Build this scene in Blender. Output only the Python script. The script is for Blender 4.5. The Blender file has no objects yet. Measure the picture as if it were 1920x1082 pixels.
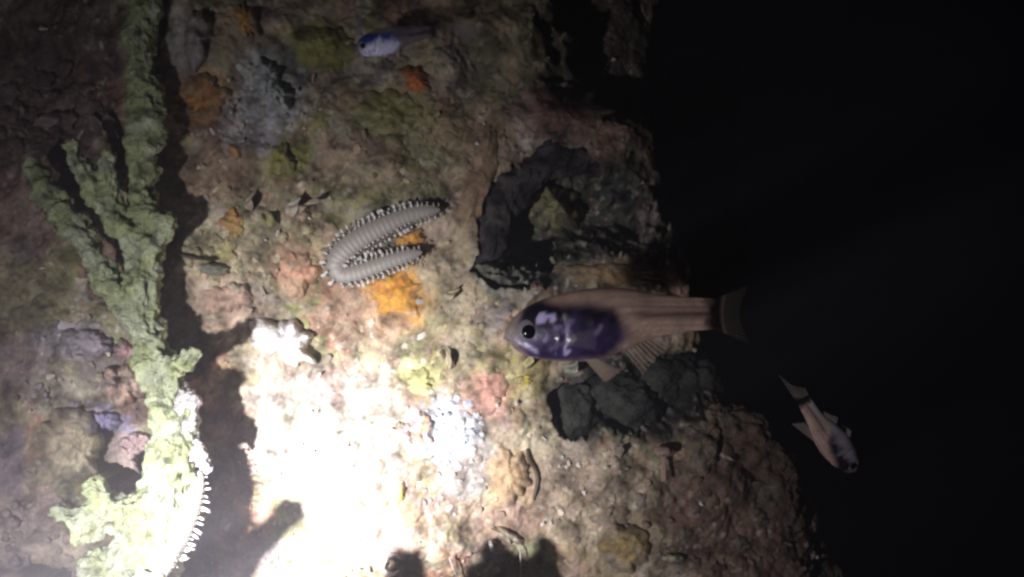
import bpy, bmesh, math, random
import numpy as np
from mathutils import Vector, Matrix

random.seed(7)
R = math.radians
scene = bpy.context.scene
col = scene.collection

# ------------------------------------------------------------------ camera
CAM_D = 0.60                      # metres from the reef wall
W0 = 0.617                        # width of the reef seen at that distance
PX = W0 / 1920.0                  # metres per photo pixel on the wall plane
cam = bpy.data.cameras.new("camera")
cam.sensor_width = 36.0
cam.lens = 36.0 * CAM_D / W0
cam.clip_start = 0.01
cam.clip_end = 50.0
camo = bpy.data.objects.new("camera", cam)
camo.location = (0, -CAM_D, 0)
camo.rotation_euler = (R(90), 0, 0)
col.objects.link(camo)
scene.camera = camo

# ------------------------------------------------------------------ world: night water, almost no light
world = bpy.data.worlds.new("World")
scene.world = world
world.use_nodes = True
bg = world.node_tree.nodes["Background"]
bg.inputs[0].default_value = (0.55, 0.12, 1.0, 1)
bg.inputs[1].default_value = 0.0007

# ------------------------------------------------------------------ the diver's torch, held low and left of the camera
LAMP = Vector((-0.26, -0.60, -0.135))
AIM = Vector((-0.110, 0.0, -0.130))
tl = bpy.data.lights.new("dive_torch", 'SPOT')
tl.energy = 450.0
tl.spot_size = R(88)
tl.spot_blend = 0.5
tl.color = (1.0, 0.965, 0.99)
tl.shadow_soft_size = 0.011
# the reflector's beam: brightest on its axis, falling away with the angle, as a torch throws it
tl.use_nodes = True
_n, _l = tl.node_tree.nodes, tl.node_tree.links
_tc = _n.new("ShaderNodeTexCoord")
_sx = _n.new("ShaderNodeSeparateXYZ")
_l.new(_tc.outputs["Normal"], _sx.inputs[0])


def _math(op, a, b=None):
    m_ = _n.new("ShaderNodeMath")
    m_.operation = op
    for i_, q_ in enumerate((a, b)):
        if q_ is None:
            continue
        if isinstance(q_, (int, float)):
            m_.inputs[i_].default_value = q_
        else:
            _l.new(q_, m_.inputs[i_])
    return m_.outputs[0]


_r = _math('SQRT', _math('ADD', _math('MULTIPLY', _sx.outputs[0], _sx.outputs[0]), _math('MULTIPLY', _sx.outputs[1], _sx.outputs[1])))
_th = _math('ARCTAN2', _r, _math('ABSOLUTE', _sx.outputs[2]))
BEAM_K = 0.081
_e = _math('EXPONENT', _math('DIVIDE', _th, -BEAM_K))
_st = _math('ADD', _math('MULTIPLY', _e, 1.0), 0.0032)
_l.new(_st, _n["Emission"].inputs["Strength"])
torch_o = bpy.data.objects.new("dive_torch", tl)
torch_o.location = LAMP
torch_o.rotation_euler = (AIM - LAMP).to_track_quat('-Z', 'Y').to_euler()
col.objects.link(torch_o)

vs = scene.view_settings
vs.view_transform = 'Standard'
vs.look = 'None'
vs.gamma = 1.0
vs.exposure = 0.0
vs.use_curve_mapping = False
scene.cycles.filter_width = 2.6
scene.cycles.volume_bounces = 0
scene.cycles.max_bounces = 8
scene.cycles.transparent_max_bounces = 16


# ------------------------------------------------------------------ noise
def h32(ix, iy, iz, seed):
    u = lambda q: np.atleast_1d(q).astype(np.int64).astype(np.uint32)
    if True:
        h = u(ix) * np.uint32(374761393) + u(iy) * np.uint32(668265263) + u(iz) * np.uint32(2147483647) + np.uint32((int(seed) * 1274126177) & 0xFFFFFFFF)
        h = (h ^ (h >> np.uint32(13))) * np.uint32(1274126177)
        h = (h ^ (h >> np.uint32(16))) * np.uint32(2246822519)
        h = h ^ (h >> np.uint32(15))
    return (h & np.uint32(0xFFFFFF)) / float(0xFFFFFF)


def sm(t):
    return t * t * t * (t * (t * 6 - 15) + 10)


def sstep(a, b, x):
    t = np.clip((x - a) / (b - a), 0, 1)
    return t * t * (3 - 2 * t)


def vn2(x, y, seed=0):
    x = np.asarray(x, float)
    y = np.asarray(y, float)
    ix = np.floor(x)
    iy = np.floor(y)
    fx = sm(x - ix)
    fy = sm(y - iy)
    a = h32(ix, iy, 0, seed)
    b = h32(ix + 1, iy, 0, seed)
    c = h32(ix, iy + 1, 0, seed)
    d = h32(ix + 1, iy + 1, 0, seed)
    return (a + (b - a) * fx) * (1 - fy) + (c + (d - c) * fx) * fy - 0.5


def fbm2(x, y, seed=0, octv=4, gain=0.5):
    s = 0
    amp = 1.0
    for i in range(octv):
        c, sn = math.cos(i * 0.9), math.sin(i * 0.9)
        s = s + amp * vn2((c * x - sn * y) * 2 ** i + 13.7 * i, (sn * x + c * y) * 2 ** i - 7.1 * i, seed + i)
        amp *= gain
    return s * 1.3


def vn3(x, y, z, seed=0):
    ix, iy, iz = np.floor(x), np.floor(y), np.floor(z)
    fx, fy, fz = sm(x - ix), sm(y - iy), sm(z - iz)
    r = 0
    for dx in (0, 1):
        for dy in (0, 1):
            for dz in (0, 1):
                w = (fx if dx else 1 - fx) * (fy if dy else 1 - fy) * (fz if dz else 1 - fz)
                r = r + w * h32(ix + dx, iy + dy, iz + dz, seed)
    return r - 0.5


def fbm3(p, f, seed=0, octv=3):
    s = 0
    a = 1.0
    for i in range(octv):
        k = f * 2 ** i
        s = s + a * vn3(p[:, 0] * k + 3.1 * i, p[:, 1] * k + 5.7 * i, p[:, 2] * k - 2.3 * i, seed + i)
        a *= 0.5
    return s * 1.3


def worley(x, y, seed=0):
    """F1, F2 and a random number per cell."""
    ix = np.floor(x)
    iy = np.floor(y)
    f1 = np.full(np.shape(x), 9.0)
    f2 = np.full(np.shape(x), 9.0)
    cid = np.zeros(np.shape(x))
    for dx in (-1, 0, 1):
        for dy in (-1, 0, 1):
            cx, cy = ix + dx, iy + dy
            px = cx + h32(cx, cy, 1, seed)
            py = cy + h32(cx, cy, 2, seed)
            d = np.hypot(px - x, py - y)
            near = d < f1
            f2 = np.where(near, f1, np.minimum(f2, d))
            cid = np.where(near, h32(cx, cy, 3, seed), cid)
            f1 = np.where(near, d, f1)
    return f1, f2, cid


def poly_sd(x, y, pts):
    """signed distance to a polygon, negative inside"""
    d = np.full(np.shape(x), 1e9)
    inside = np.zeros(np.shape(x), bool)
    n = len(pts)
    for i in range(n):
        ax, ay = pts[i]
        bx, by = pts[(i + 1) % n]
        ex, ey = bx - ax, by - ay
        t = np.clip(((x - ax) * ex + (y - ay) * ey) / (ex * ex + ey * ey), 0, 1)
        d = np.minimum(d, np.hypot(x - ax - t * ex, y - ay - t * ey))
        c = ((ay > y) != (by > y)) & (x < ex * (y - ay) / (ey if ey else 1e-9) + ax)
        inside ^= c
    return np.where(inside, -d, d)


# ------------------------------------------------------------------ the reef surface, in photo-pixel units on the wall plane
HOLLOWS = [  # outline, depth in metres, edge softness
    ([(884, 500), (905, 470), (903, 410), (925, 345), (975, 303), (1040, 282), (1105, 262), (1140, 300), (1190, 322),
      (1262, 350), (1270, 470), (1210, 492), (1120, 487), (1060, 500), (1040, 530), (985, 545), (915, 535)], 0.055, (4, 45, 960, 1080)),
    ([(1033, 745), (1060, 724), (1100, 716), (1190, 680), (1290, 660), (1395, 640), (1400, 720), (1330, 760), (1262, 818),
      (1220, 828), (1180, 818), (1128, 795), (1110, 812), (1072, 831), (1040, 800)], 0.07, (4, 40, 1120, 1240)),
    ([(195, 872), (225, 868), (262, 880), (262, 905), (236, 908), (205, 900)], 0.05, (3, 3, 0, 1)),
    ([(60, 1050), (95, 1045), (150, 1060), (160, 1130), (50, 1130)], 0.08, (4, 4, 0, 1)),
]
EDGE = [(-400, 1330), (0, 1262), (120, 1246), (250, 1246), (350, 1262), (500, 1296), (640, 1330), (700, 1352), (740, 1368), (800, 1420),
        (860, 1478), (950, 1545), (1082, 1610), (1500, 1700)]


def wall_calc(X, Z, fine=True):
    """protrusion of the reef towards the camera (metres) at wall-plane coords"""
    px = X / PX + 960.0
    py = 541.0 - Z / PX
    h = 0.020 * fbm2(px / 330.0, py / 330.0, 11, 3)
    wx = px + 26 * fbm2(px / 70.0, py / 70.0, 21, 3)
    wy = py + 26 * fbm2(px / 70.0 + 40, py / 70.0, 31, 3)
    f1, f2, cid = worley(wx / 120.0, wy / 120.0, 41)
    h += 0.003 * (cid - 0.5) * sstep(0.02, 0.35, f2 - f1) + 0.005 * (1 - f1)
    f1, f2, cid = worley(wx / 46.0, wy / 46.0, 51)
    h += 0.0018 * (cid - 0.4) * sstep(0.0, 0.3, f2 - f1) + 0.0022 * (0.6 - f1 * f1)
    h += 0.0055 * fbm2(px / 60.0, py / 60.0, 61, 4)
    # slab of the reef that steps back at the top right and at the far left
    h -= 0.09 * sstep(990, 1150, px + 40 * fbm2(px / 60., py / 60., 71, 3)) * sstep(250, 130, py + 0.1 * (px - 1100))
    h -= 0.035 * sstep(300, 60, px + 60 * fbm2(px / 110., py / 110., 73, 3)) * sstep(330, 120, py)
    jx = 9 * fbm2(px / 16.0, py / 16.0, 81, 3)
    for pts, depth, soft in HOLLOWS:
        x0 = min(p[0] for p in pts) - 40
        x1 = max(p[0] for p in pts) + 40
        y0 = min(p[1] for p in pts) - 40
        y1 = max(p[1] for p in pts) + 40
        m = (px > x0) & (px < x1) & (py > y0) & (py < y1)
        if not np.any(m):
            continue
        sd = poly_sd(px[m], py[m], pts) + jx[m]
        sf = soft[0] + (soft[1] - soft[0]) * sstep(soft[2], soft[3], px[m])
        h[m] -= depth * sstep(4, 4 - 2 * sf, sd)
    # the reef turns away into open water
    xb = np.interp(py, [e[0] for e in EDGE], [e[1] for e in EDGE])
    s = (px + 7 * fbm2(px / 40.0, py / 40.0, 91, 3) + 40 * fbm2(px / 150.0, py / 150.0, 92, 2) - xb + 150) * PX
    s = np.maximum(s, 0)
    h -= np.minimum(s * s * 14 + np.maximum(s - 0.046, 0) * 7, 1.5)
    if not fine:
        return h
    h0 = h.copy()
    if fine:
        f1, f2, cid = worley(wx / 17.0, wy / 17.0, 101)
        h += 0.0008 * (cid - 0.35) * sstep(0.0, 0.25, f2 - f1) + 0.0007 * (0.5 - f1)
        f1, f2, cid = worley(px / 7.5, py / 7.5, 111)
        h += 0.00035 * (0.5 - f1) * (0.4 + 1.2 * (vn2(px / 45., py / 45., 113) + 0.5))
        h += 0.0009 * fbm2(px / 9.0, py / 9.0, 121, 3)
    return h0, h


def axis(lo, hi, n, elo, ehi, ne):
    """even steps where the camera looks, growing steps beyond"""
    mid = np.linspace(lo, hi, n)
    st = (hi - lo) / (n - 1)
    g = np.cumsum(1.06 ** np.arange(ne))
    a = (lo - st - (g - g[0]) / (g[-1] - g[0]) * (lo - st - elo))[::-1]
    b = hi + st + (g - g[0]) / (g[-1] - g[0]) * (ehi - hi - st)
    return np.concatenate([a, mid, b])


xs = axis(-0.345, 0.240, 800, -0.85, 0.50, 70)
zs = axis(-0.195, 0.195, 540, -0.50, 0.50, 50)
GX, GZ = np.meshgrid(xs, zs)
H0, H = (q.reshape(GX.shape) for q in wall_calc(GX.ravel(), GZ.ravel()))


def wall_h(X, Z, fine=True):
    """look the reef surface up in the computed sheet"""
    G = H if fine else H0
    i = np.clip(np.searchsorted(xs, X) - 1, 0, len(xs) - 2)
    j = np.clip(np.searchsorted(zs, Z) - 1, 0, len(zs) - 2)
    u = np.clip((X - xs[i]) / (xs[i + 1] - xs[i]), 0, 1)
    v = np.clip((Z - zs[j]) / (zs[j + 1] - zs[j]), 0, 1)
    return (G[j, i] * (1 - u) + G[j, i + 1] * u) * (1 - v) + (G[j + 1, i] * (1 - u) + G[j + 1, i + 1] * u) * v


def wall_at(px, py):
    """world point of the reef surface that shows at a photo pixel, and the surface normal there"""
    d = 0.0
    for _ in range(6):
        k = (CAM_D + d) / CAM_D
        x = (px - 960.0) * PX * k
        z = (541.0 - py) * PX * k
        d = 0.5 * d - 0.5 * float(wall_h(np.array([x]), np.array([z]), False)[0])
    e = 0.004
    hx = wall_h(np.array([x + e, x - e, x, x]), np.array([z, z, z + e, z - e]), False)
    n = Vector((-(hx[0] - hx[1]) / (2 * e), -1, -(hx[2] - hx[3]) / (2 * e)))
    n.x = max(-1.2, min(1.2, n.x))
    n.z = max(-1.2, min(1.2, n.z))
    return Vector((x, d, z)), n.normalized()


def at(px, py, y):
    """world point at depth y that shows at a photo pixel"""
    k = (CAM_D + y) / CAM_D
    return Vector(((px - 960.0) * PX * k, y, (541.0 - py) * PX * k))


# ------------------------------------------------------------------ materials
def new_mat(name):
    m = bpy.data.materials.new(name)
    m.use_nodes = True
    nt = m.node_tree
    return m, nt, nt.nodes, nt.links, nt.nodes["Principled BSDF"]


def skin_mat(name, rough=0.75, scale=900.0, bump=0.5, dist=0.0006, speck=0.35, spec=0.25, sss=0.0, alpha=None, colour=None):
    """colour from the mesh's own 'Col' attribute (or one colour), with fine grain and relief"""
    m, nt, N, L, P = new_mat(name)
    tc = N.new("ShaderNodeTexCoord")
    n1 = N.new("ShaderNodeTexNoise")
    n1.inputs["Scale"].default_value = scale
    n1.inputs["Detail"].default_value = 6
    n1.inputs["Roughness"].default_value = 0.65
    L.new(tc.outputs["Object"], n1.inputs["Vector"])
    n2 = N.new("ShaderNodeTexVoronoi")
    n2.inputs["Scale"].default_value = scale * 0.6
    L.new(tc.outputs["Object"], n2.inputs["Vector"])
    if colour is None:
        a = N.new("ShaderNodeAttribute")
        a.attribute_name = "Col"
        cs = a.outputs["Color"]
    else:
        rgb = N.new("ShaderNodeRGB")
        rgb.outputs[0].default_value = (*colour, 1)
        cs = rgb.outputs[0]
    mr = N.new("ShaderNodeMapRange")
    mr.inputs["From Min"].default_value = 0.3
    mr.inputs["From Max"].default_value = 0.7
    mr.inputs["To Min"].default_value = 1 - speck
    mr.inputs["To Max"].default_value = 1 + speck
    L.new(n1.outputs["Fac"], mr.inputs["Value"])
    mx = N.new("ShaderNodeVectorMath")
    mx.operation = 'SCALE'
    L.new(cs, mx.inputs[0])
    L.new(mr.outputs["Result"], mx.inputs["Scale"])
    L.new(mx.outputs[0], P.inputs["Base Color"])
    P.inputs["Roughness"].default_value = rough
    P.inputs["Specular IOR Level"].default_value = spec
    ad = N.new("ShaderNodeMath")
    ad.operation = 'ADD'
    L.new(n1.outputs["Fac"], ad.inputs[0])
    L.new(n2.outputs["Distance"], ad.inputs[1])
    b = N.new("ShaderNodeBump")
    b.inputs["Strength"].default_value = bump
    b.inputs["Distance"].default_value = dist
    L.new(ad.outputs[0], b.inputs["Height"])
    L.new(b.outputs[0], P.inputs["Normal"])
    if sss:
        P.inputs["Subsurface Weight"].default_value = sss
        P.inputs["Subsurface Radius"].default_value = (0.006, 0.003, 0.002)
        P.inputs["Subsurface Scale"].default_value = 0.6
    if alpha:
        at_ = N.new("ShaderNodeAttribute")
        at_.attribute_name = "Alpha"
        L.new(at_.outputs["Fac"], P.inputs["Alpha"])
    return m


M_REEF = skin_mat("reef_rock", 0.85, 500, 0.4, 0.0006, 0.22, 0.12)
M_SPONGE = skin_mat("sponge_skin", 0.8, 900, 0.8, 0.0010, 0.35, 0.2)
M_CRUST = skin_mat("encrusting_growth", 0.7, 900, 0.55, 0.0006, 0.3, 0.3)
M_TURF = skin_mat("turf", 0.6, 1500, 0.2, 0.0002, 0.2, 0.4)
M_WORM = skin_mat("worm_skin", 0.45, 1600, 0.3, 0.0002, 0.15, 0.5)
M_BRISTLE = skin_mat("bristle", 0.4, 3000, 0.1, 0.0001, 0.1, 0.5, colour=(0.70, 0.66, 0.64))
M_GILL = skin_mat("gill", 0.6, 2000, 0.3, 0.0002, 0.3, 0.3, colour=(0.15, 0.14, 0.12))
M_FISH = skin_mat("fish_flesh", 0.38, 1200, 0.25, 0.0002, 0.25, 0.6, alpha=True)
M_FIN = skin_mat("fin_membrane", 0.4, 1500, 0.1, 0.0001, 0.1, 0.5, alpha=True)
M_PUPIL = skin_mat("pupil", 0.1, 500, 0.0, 0.0001, 0.0, 0.6, colour=(0.004, 0.004, 0.006))
M_IRIS = skin_mat("iris", 0.3, 2600, 0.3, 0.0002, 0.5, 0.7, colour=(0.27, 0.25, 0.29))
M_SHELL = skin_mat("shell", 0.5, 800, 0.4, 0.0004, 0.3, 0.4)


def add_shine(m):
    """silvery skin where the mesh's 'Shine' attribute says so"""
    nt = m.node_tree
    N, L = nt.nodes, nt.links
    P = N["Principled BSDF"]
    a = N.new("ShaderNodeAttribute")
    a.attribute_name = "Shine"
    L.new(a.outputs["Fac"], P.inputs["Coat Weight"])
    P.inputs["Coat Roughness"].default_value = 0.24
    P.inputs["Coat Tint"].default_value = (0.86, 0.82, 1.0, 1)
    tc = N.new("ShaderNodeTexCoord")
    v = N.new("ShaderNodeTexVoronoi")
    v.inputs["Scale"].default_value = 150
    L.new(tc.outputs["Object"], v.inputs["Vector"])
    b = N.new("ShaderNodeBump")
    b.inputs["Strength"].default_value = 1.0
    b.inputs["Distance"].default_value = 0.0016
    L.new(v.outputs["Distance"], b.inputs["Height"])
    L.new(b.outputs[0], P.inputs["Coat Normal"])


add_shine(M_FISH)


# ------------------------------------------------------------------ mesh helpers
def link(name, me, parent=None, label=None, cat=None, group=None, kind=None):
    o = bpy.data.objects.new(name, me)
    col.objects.link(o)
    if parent is not None:
        o.parent = parent
    if label:
        o["label"] = label
    if cat:
        o["category"] = cat
    if group:
        o["group"] = group
    if kind:
        o["kind"] = kind
    return o


def mesh_np(name, V, F, mat, C=None, A=None, smooth=True):
    """V (n,3), F (m,3|4) int arrays -> mesh with optional colours per vertex"""
    V = np.asarray(V, np.float32)
    F = np.asarray(F, np.int32)
    me = bpy.data.meshes.new(name)
    k = F.shape[1]
    me.vertices.add(len(V))
    me.vertices.foreach_set("co", V.ravel())
    me.loops.add(F.size)
    me.loops.foreach_set("vertex_index", F.ravel())
    me.polygons.add(len(F))
    me.polygons.foreach_set("loop_start", np.arange(0, F.size, k, dtype=np.int32))
    if smooth:
        me.polygons.foreach_set("use_smooth", np.ones(len(F), bool))
    me.update(calc_edges=True)
    if C is not None:
        set_col(me, C)
    if A is not None:
        at_ = me.attributes.new("Alpha", 'FLOAT', 'POINT')
        at_.data.foreach_set("value", np.asarray(A, np.float32).ravel())
    me.materials.append(mat)
    return me


def set_col(me, C):
    C = np.asarray(C, np.float32)
    if C.ndim == 1:
        C = np.tile(C, (len(me.vertices), 1))
    C4 = np.ones((len(C), 4), np.float32)
    C4[:, :3] = np.clip(C, 0, 1)
    ca = me.attributes.new("Col", 'FLOAT_COLOR', 'POINT')
    ca.data.foreach_set("color", C4.ravel())


def grid_faces(nu, nv, wrap=False):
    """nu rows, nv columns; wrap closes the columns"""
    i = np.arange(nu - 1)[:, None]
    j = np.arange(nv if wrap else nv - 1)[None, :]
    j2 = (j + 1) % nv
    a = i * nv + j
    b = i * nv + j2
    return np.stack([a, b, b + nv, a + nv], -1).reshape(-1, 4)


def mesh_vn(me):
    n = len(me.vertices)
    v = np.empty(n * 3, np.float32)
    me.vertices.foreach_get("co", v)
    nn = np.empty(n * 3, np.float32)
    me.vertex_normals.foreach_get("vector", nn)
    return v.reshape(-1, 3).astype(float), nn.reshape(-1, 3).astype(float)


def frame(n, spin=0.0):
    """matrix whose Z is n"""
    z = n.normalized()
    x = z.cross(Vector((0.13, 0.05, 1.0))).normalized()
    y = z.cross(x)
    m = Matrix((x, y, z)).transposed()
    return m @ Matrix.Rotation(spin, 3, 'Z')


# ------------------------------------------------------------------ THE REEF WALL
PAL = np.array([
    (0.235, 0.165, 0.110), (0.290, 0.225, 0.150), (0.200, 0.180, 0.085), (0.310, 0.215, 0.180),
    (0.170, 0.110, 0.085), (0.350, 0.285, 0.200), (0.240, 0.200, 0.190), (0.300, 0.170, 0.115),
    (0.220, 0.205, 0.125), (0.400, 0.330, 0.270)])

PATCH = [  # px, py, rx, ry, colour, strength : growth colours, and some dark ones that paint hollow shade and torch falloff
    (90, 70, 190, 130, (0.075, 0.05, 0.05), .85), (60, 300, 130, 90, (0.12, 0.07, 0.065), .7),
    (600, 85, 70, 50, (0.20, 0.19, 0.05), .8), (740, 215, 90, 60, (0.20, 0.19, 0.07), .7), (800, 270, 90, 60, (0.22, 0.20, 0.11), .6),
    (400, 190, 75, 60, (0.30, 0.15, 0.05), .7), (510, 170, 75, 80, (0.30, 0.32, 0.33), .8), (480, 240, 70, 60, (0.26, 0.24, 0.28), .6),
    (540, 300, 40, 45, (0.24, 0.23, 0.07), .7), (410, 320, 100, 60, (0.26, 0.17, 0.12), .7), (660, 330, 110, 40, (0.25, 0.19, 0.13), .6),
    (920, 330, 60, 170, (0.27, 0.18, 0.12), .8), (1080, 190, 120, 100, (0.16, 0.10, 0.085), .8), (1150, 60, 170, 130, (0.07, 0.055, 0.05), .9), (1500, 1030, 120, 130, (0.10, 0.07, 0.06), .8), (1400, 780, 120, 90, (0.13, 0.095, 0.075), .7), (960, 110, 110, 70, (0.20, 0.18, 0.10), .6),  # near-black top right and dark lower right paint the torch's falloff
    (480, 470, 140, 70, (0.36, 0.31, 0.19), .7), (560, 500, 50, 60, (0.46, 0.27, 0.19), .7), (420, 580, 90, 60, (0.38, 0.27, 0.21), .7),
    (740, 560, 80, 70, (0.55, 0.28, 0.06), .75), (680, 600, 90, 60, (0.42, 0.28, 0.20), .7), (860, 520, 80, 90, (0.34, 0.27, 0.17), .7),
    (860, 650, 90, 60, (0.36, 0.29, 0.17), .6), (960, 700, 80, 60, (0.37, 0.31, 0.13), .6), (915, 740, 50, 50, (0.50, 0.28, 0.22), .7),
    (790, 700, 50, 40, (0.40, 0.40, 0.17), .6), (835, 800, 75, 60, (0.50, 0.51, 0.58), .85), (960, 900, 70, 70, (0.46, 0.32, 0.20), .8),
    (880, 870, 60, 70, (0.42, 0.40, 0.40), .6), (1100, 900, 120, 80, (0.27, 0.20, 0.16), .6), (1180, 1000, 130, 80, (0.24, 0.18, 0.12), .6),
    (1000, 820, 60, 50, (0.36, 0.30, 0.19), .6), (930, 980, 60, 40, (0.42, 0.27, 0.22), .6), (1400, 960, 190, 150, (0.125, 0.072, 0.06), .92),  # last entry darkens the lower right to paint the torch's fade
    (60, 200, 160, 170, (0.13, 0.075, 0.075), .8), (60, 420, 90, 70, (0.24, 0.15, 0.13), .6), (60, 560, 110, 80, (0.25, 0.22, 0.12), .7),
    (60, 680, 80, 70, (0.22, 0.16, 0.16), .7), (150, 640, 70, 40, (0.32, 0.28, 0.33), .7), (130, 730, 60, 60, (0.33, 0.29, 0.22), .6),
    (200, 790, 60, 30, (0.27, 0.24, 0.38), .7), (30, 860, 50, 60, (0.17, 0.13, 0.17), .8), (50, 980, 90, 70, (0.29, 0.22, 0.20), .7),
    (250, 840, 50, 40, (0.44, 0.32, 0.32), .7), (360, 90, 40, 70, (0.20, 0.18, 0.19), .7),
    (1100, 420, 190, 150, (0.045, 0.046, 0.043), .95), (950, 500, 70, 45, (0.20, 0.22, 0.20), .7), (1160, 520, 110, 35, (0.24, 0.17, 0.10), .6),  # first entry paints the upper hollow's shade into the rock colour
    (1200, 740, 180, 100, (0.035, 0.035, 0.036), .95), (620, 820, 160, 140, (0.55, 0.48, 0.44), .5), (1070, 950, 60, 90, (0.35, 0.26, 0.19), .5)]  # first entry paints the lower hollow's shade into the rock colour


def reef_colour(px, py):
    wx = px + 18 * fbm2(px / 40.0, py / 40.0, 201, 3)
    wy = py + 18 * fbm2(px / 40.0 + 9, py / 40.0, 203, 3)
    f1, f2, c1 = worley(wx / 85.0, wy / 85.0, 205)
    base = PAL[(c1 * 9.99).astype(int)]
    f1, f2, c2 = worley(wx / 33.0 + 3, wy / 33.0, 207)
    k = (0.55 * sstep(0.35, 0.6, h32((c2 * 9999).astype(int), 0, 0, 3)))[..., None]
    base = base * (1 - k) + PAL[(c2 * 9.99).astype(int)] * k
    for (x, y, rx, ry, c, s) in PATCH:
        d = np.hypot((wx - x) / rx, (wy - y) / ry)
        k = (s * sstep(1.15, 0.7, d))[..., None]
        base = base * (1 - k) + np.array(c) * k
    f1, f2, c3 = worley(wx / 13.0, wy / 13.0, 209)
    pick = h32((c3 * 9999).astype(int), 1, 0, 5)
    k = (0.35 * sstep(0.55, 0.75, pick))[..., None]
    base = base * (1 - k) + PAL[(c3 * 9.99).astype(int)] * k
    k = (0.35 * sstep(0.95, 0.97, pick) * sstep(0.42, 0.25, f1))[..., None]
    base = base * (1 - k) + np.array((0.62, 0.56, 0.50)) * k
    # thin pale rims of crusts and tubes winding over the rock
    rid = np.abs(fbm2(wx / 26.0 + 5, wy / 26.0, 215, 3))
    k = (0.42 * sstep(0.035, 0.0, rid) * sstep(-0.05, 0.2, fbm2(px / 60.0, py / 60.0, 217, 2)))[..., None]
    base = base * (1 - k) + np.array((0.52, 0.46, 0.36)) * k
    v = 1 + 0.75 * fbm2(px / 30.0, py / 30.0, 211, 4) + 0.25 * fbm2(px / 6.0, py / 6.0, 213, 2)
    return np.clip(base * v[..., None] * np.array((.99, 1.05, 1.06)), 0.01, 0.9)


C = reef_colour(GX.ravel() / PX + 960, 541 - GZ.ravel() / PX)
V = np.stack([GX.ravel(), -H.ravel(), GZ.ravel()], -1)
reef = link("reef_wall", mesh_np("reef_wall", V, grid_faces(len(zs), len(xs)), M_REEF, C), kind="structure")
del V, C


# ------------------------------------------------------------------ encrusting growths that follow the rock
def crust_mesh(name, px, py, rx, ry, thick, colour, seed, lump=0.35, lf=14.0, ragged=0.25, c2=None, mat=None, rings=26, seg=72, rot=0.0, flat=0.25, plain=False):
    t = np.linspace(0, 1, rings)[:, None]
    th = np.linspace(0, 2 * math.pi, seg, endpoint=False)[None, :]
    cx, sy = np.cos(th), np.sin(th)
    rag = 1 + ragged * (1.6 * fbm2(cx * 1.3 + seed, sy * 1.3, seed, 3) + 0.8 * fbm2(cx * 4 + seed, sy * 4, seed + 5, 2))
    r = t * rag
    ex, ey = r * cx * rx, r * sy * ry
    c, s = math.cos(rot), math.sin(rot)
    X = px + ex * c - ey * s
    Y = py + ex * s + ey * c
    wx = (X - 960) * PX
    wz = (541 - Y) * PX
    hw = wall_h(wx.ravel(), wz.ravel(), False).reshape(X.shape)
    hw = hw * (1 - flat) + flat * float(wall_h(np.array([(px - 960) * PX]), np.array([(541 - py) * PX]), False)[0])
    prof = np.sqrt(np.clip(1 - t ** 2.6, 0, 1)) * np.ones_like(th)
    f1, f2, cid = worley(X / lf + seed, Y / lf, seed + 9)
    hh = hw + thick * prof * (1 + lump * (1.1 * (0.5 - f1) + 0.8 * fbm2(X / 30., Y / 30., seed + 2, 3))) - 0.004 * (1 - prof)
    k = (CAM_D - hh) / CAM_D           # keep the outline's photo position on raised rock
    V = np.stack([wx * k, -hh, wz * k], -1).reshape(-1, 3)
    v = 1 + 0.5 * fbm2(X / 14., Y / 14., seed + 3, 3) + 0.5 * (0.35 - f1)
    C = np.array(colour)[None, None, :] * v[..., None]
    if c2 is not None:
        kk = sstep(-0.15, 0.25, fbm2(X / 22., Y / 22., seed + 4, 3))[..., None]
        C = C * (1 - kk) + np.array(c2) * v[..., None] * kk
    RC = reef_colour(X.ravel(), Y.ravel()).reshape(X.shape + (3,))
    ke = np.clip(.18 + .75 * sstep(.45, 1.0, t + .9 * fbm2(X / 16., Y / 16., seed + 6, 3)), 0, 1)[..., None]
    if plain:
        ke = ke * .45
    C = C * (1 - ke) + RC * ke
    return mesh_np(name, V, grid_faces(rings, seg, True)[:, ::-1], mat or M_CRUST, C.reshape(-1, 3))


def crust(name, label, cat, *a, group=None, **kw):
    return link(name, crust_mesh(name, *a, **kw), label=label, cat=cat, group=group)


crust("orange_sponge", "bright orange yellow sponge under the coiled bristle worm", "sponge", 735, 548, 55, 48, .006, (.66, .33, .04), 3, c2=(.58, .22, .05))
crust("orange_sponge", "orange sponge lobe in the bend between the worm's two arms", "sponge", 772, 447, 30, 16, .005, (.62, .30, .05), 4, rot=-.3)
crust("orange_sponge", "dull orange elongated sponge near the top edge beside the long shadow", "sponge", 460, 38, 22, 36, .008, (.50, .24, .06), 5, rot=-.4)
crust("rust_sponge", "rust orange lumpy sponge right of the tall green branch's shadow", "sponge", 388, 178, 44, 40, .008, (.42, .20, .06), 6, c2=(.30, .14, .06), lf=26)
crust("red_sponge", "small brick red sponge just below the small top fish", "sponge", 775, 150, 38, 27, .006, (.48, .13, .035), 7)
crust("orange_sponge", "small orange sponge dot below the rust lumpy sponge", "sponge", 440, 284, 13, 15, .005, (.56, .26, .06), 8)
crust("orange_sponge", "amber orange sponge left of the worm among yellow crusts", "sponge", 438, 418, 24, 30, .006, (.54, .27, .09), 9, c2=(.44, .33, .08))
crust("salmon_sponge", "salmon pink sponge touching the outer bend of the worm", "sponge", 562, 512, 34, 42, .007, (.56, .30, .20), 10, c2=(.52, .34, .22))
crust("white_sponge", "glaring white jagged sponge lump above the torch's hot spot", "sponge", 532, 642, 60, 38, .014, (.88, .84, .84), 11, ragged=.5, lf=20, lump=.3, flat=.7, plain=True)
crust("peach_sponge", "peach coloured round ruffled sponge left of the green stem", "sponge", 232, 722, 48, 46, .016, (.52, .32, .22), 12, c2=(.48, .34, .28), lump=.5, lf=22)
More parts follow.
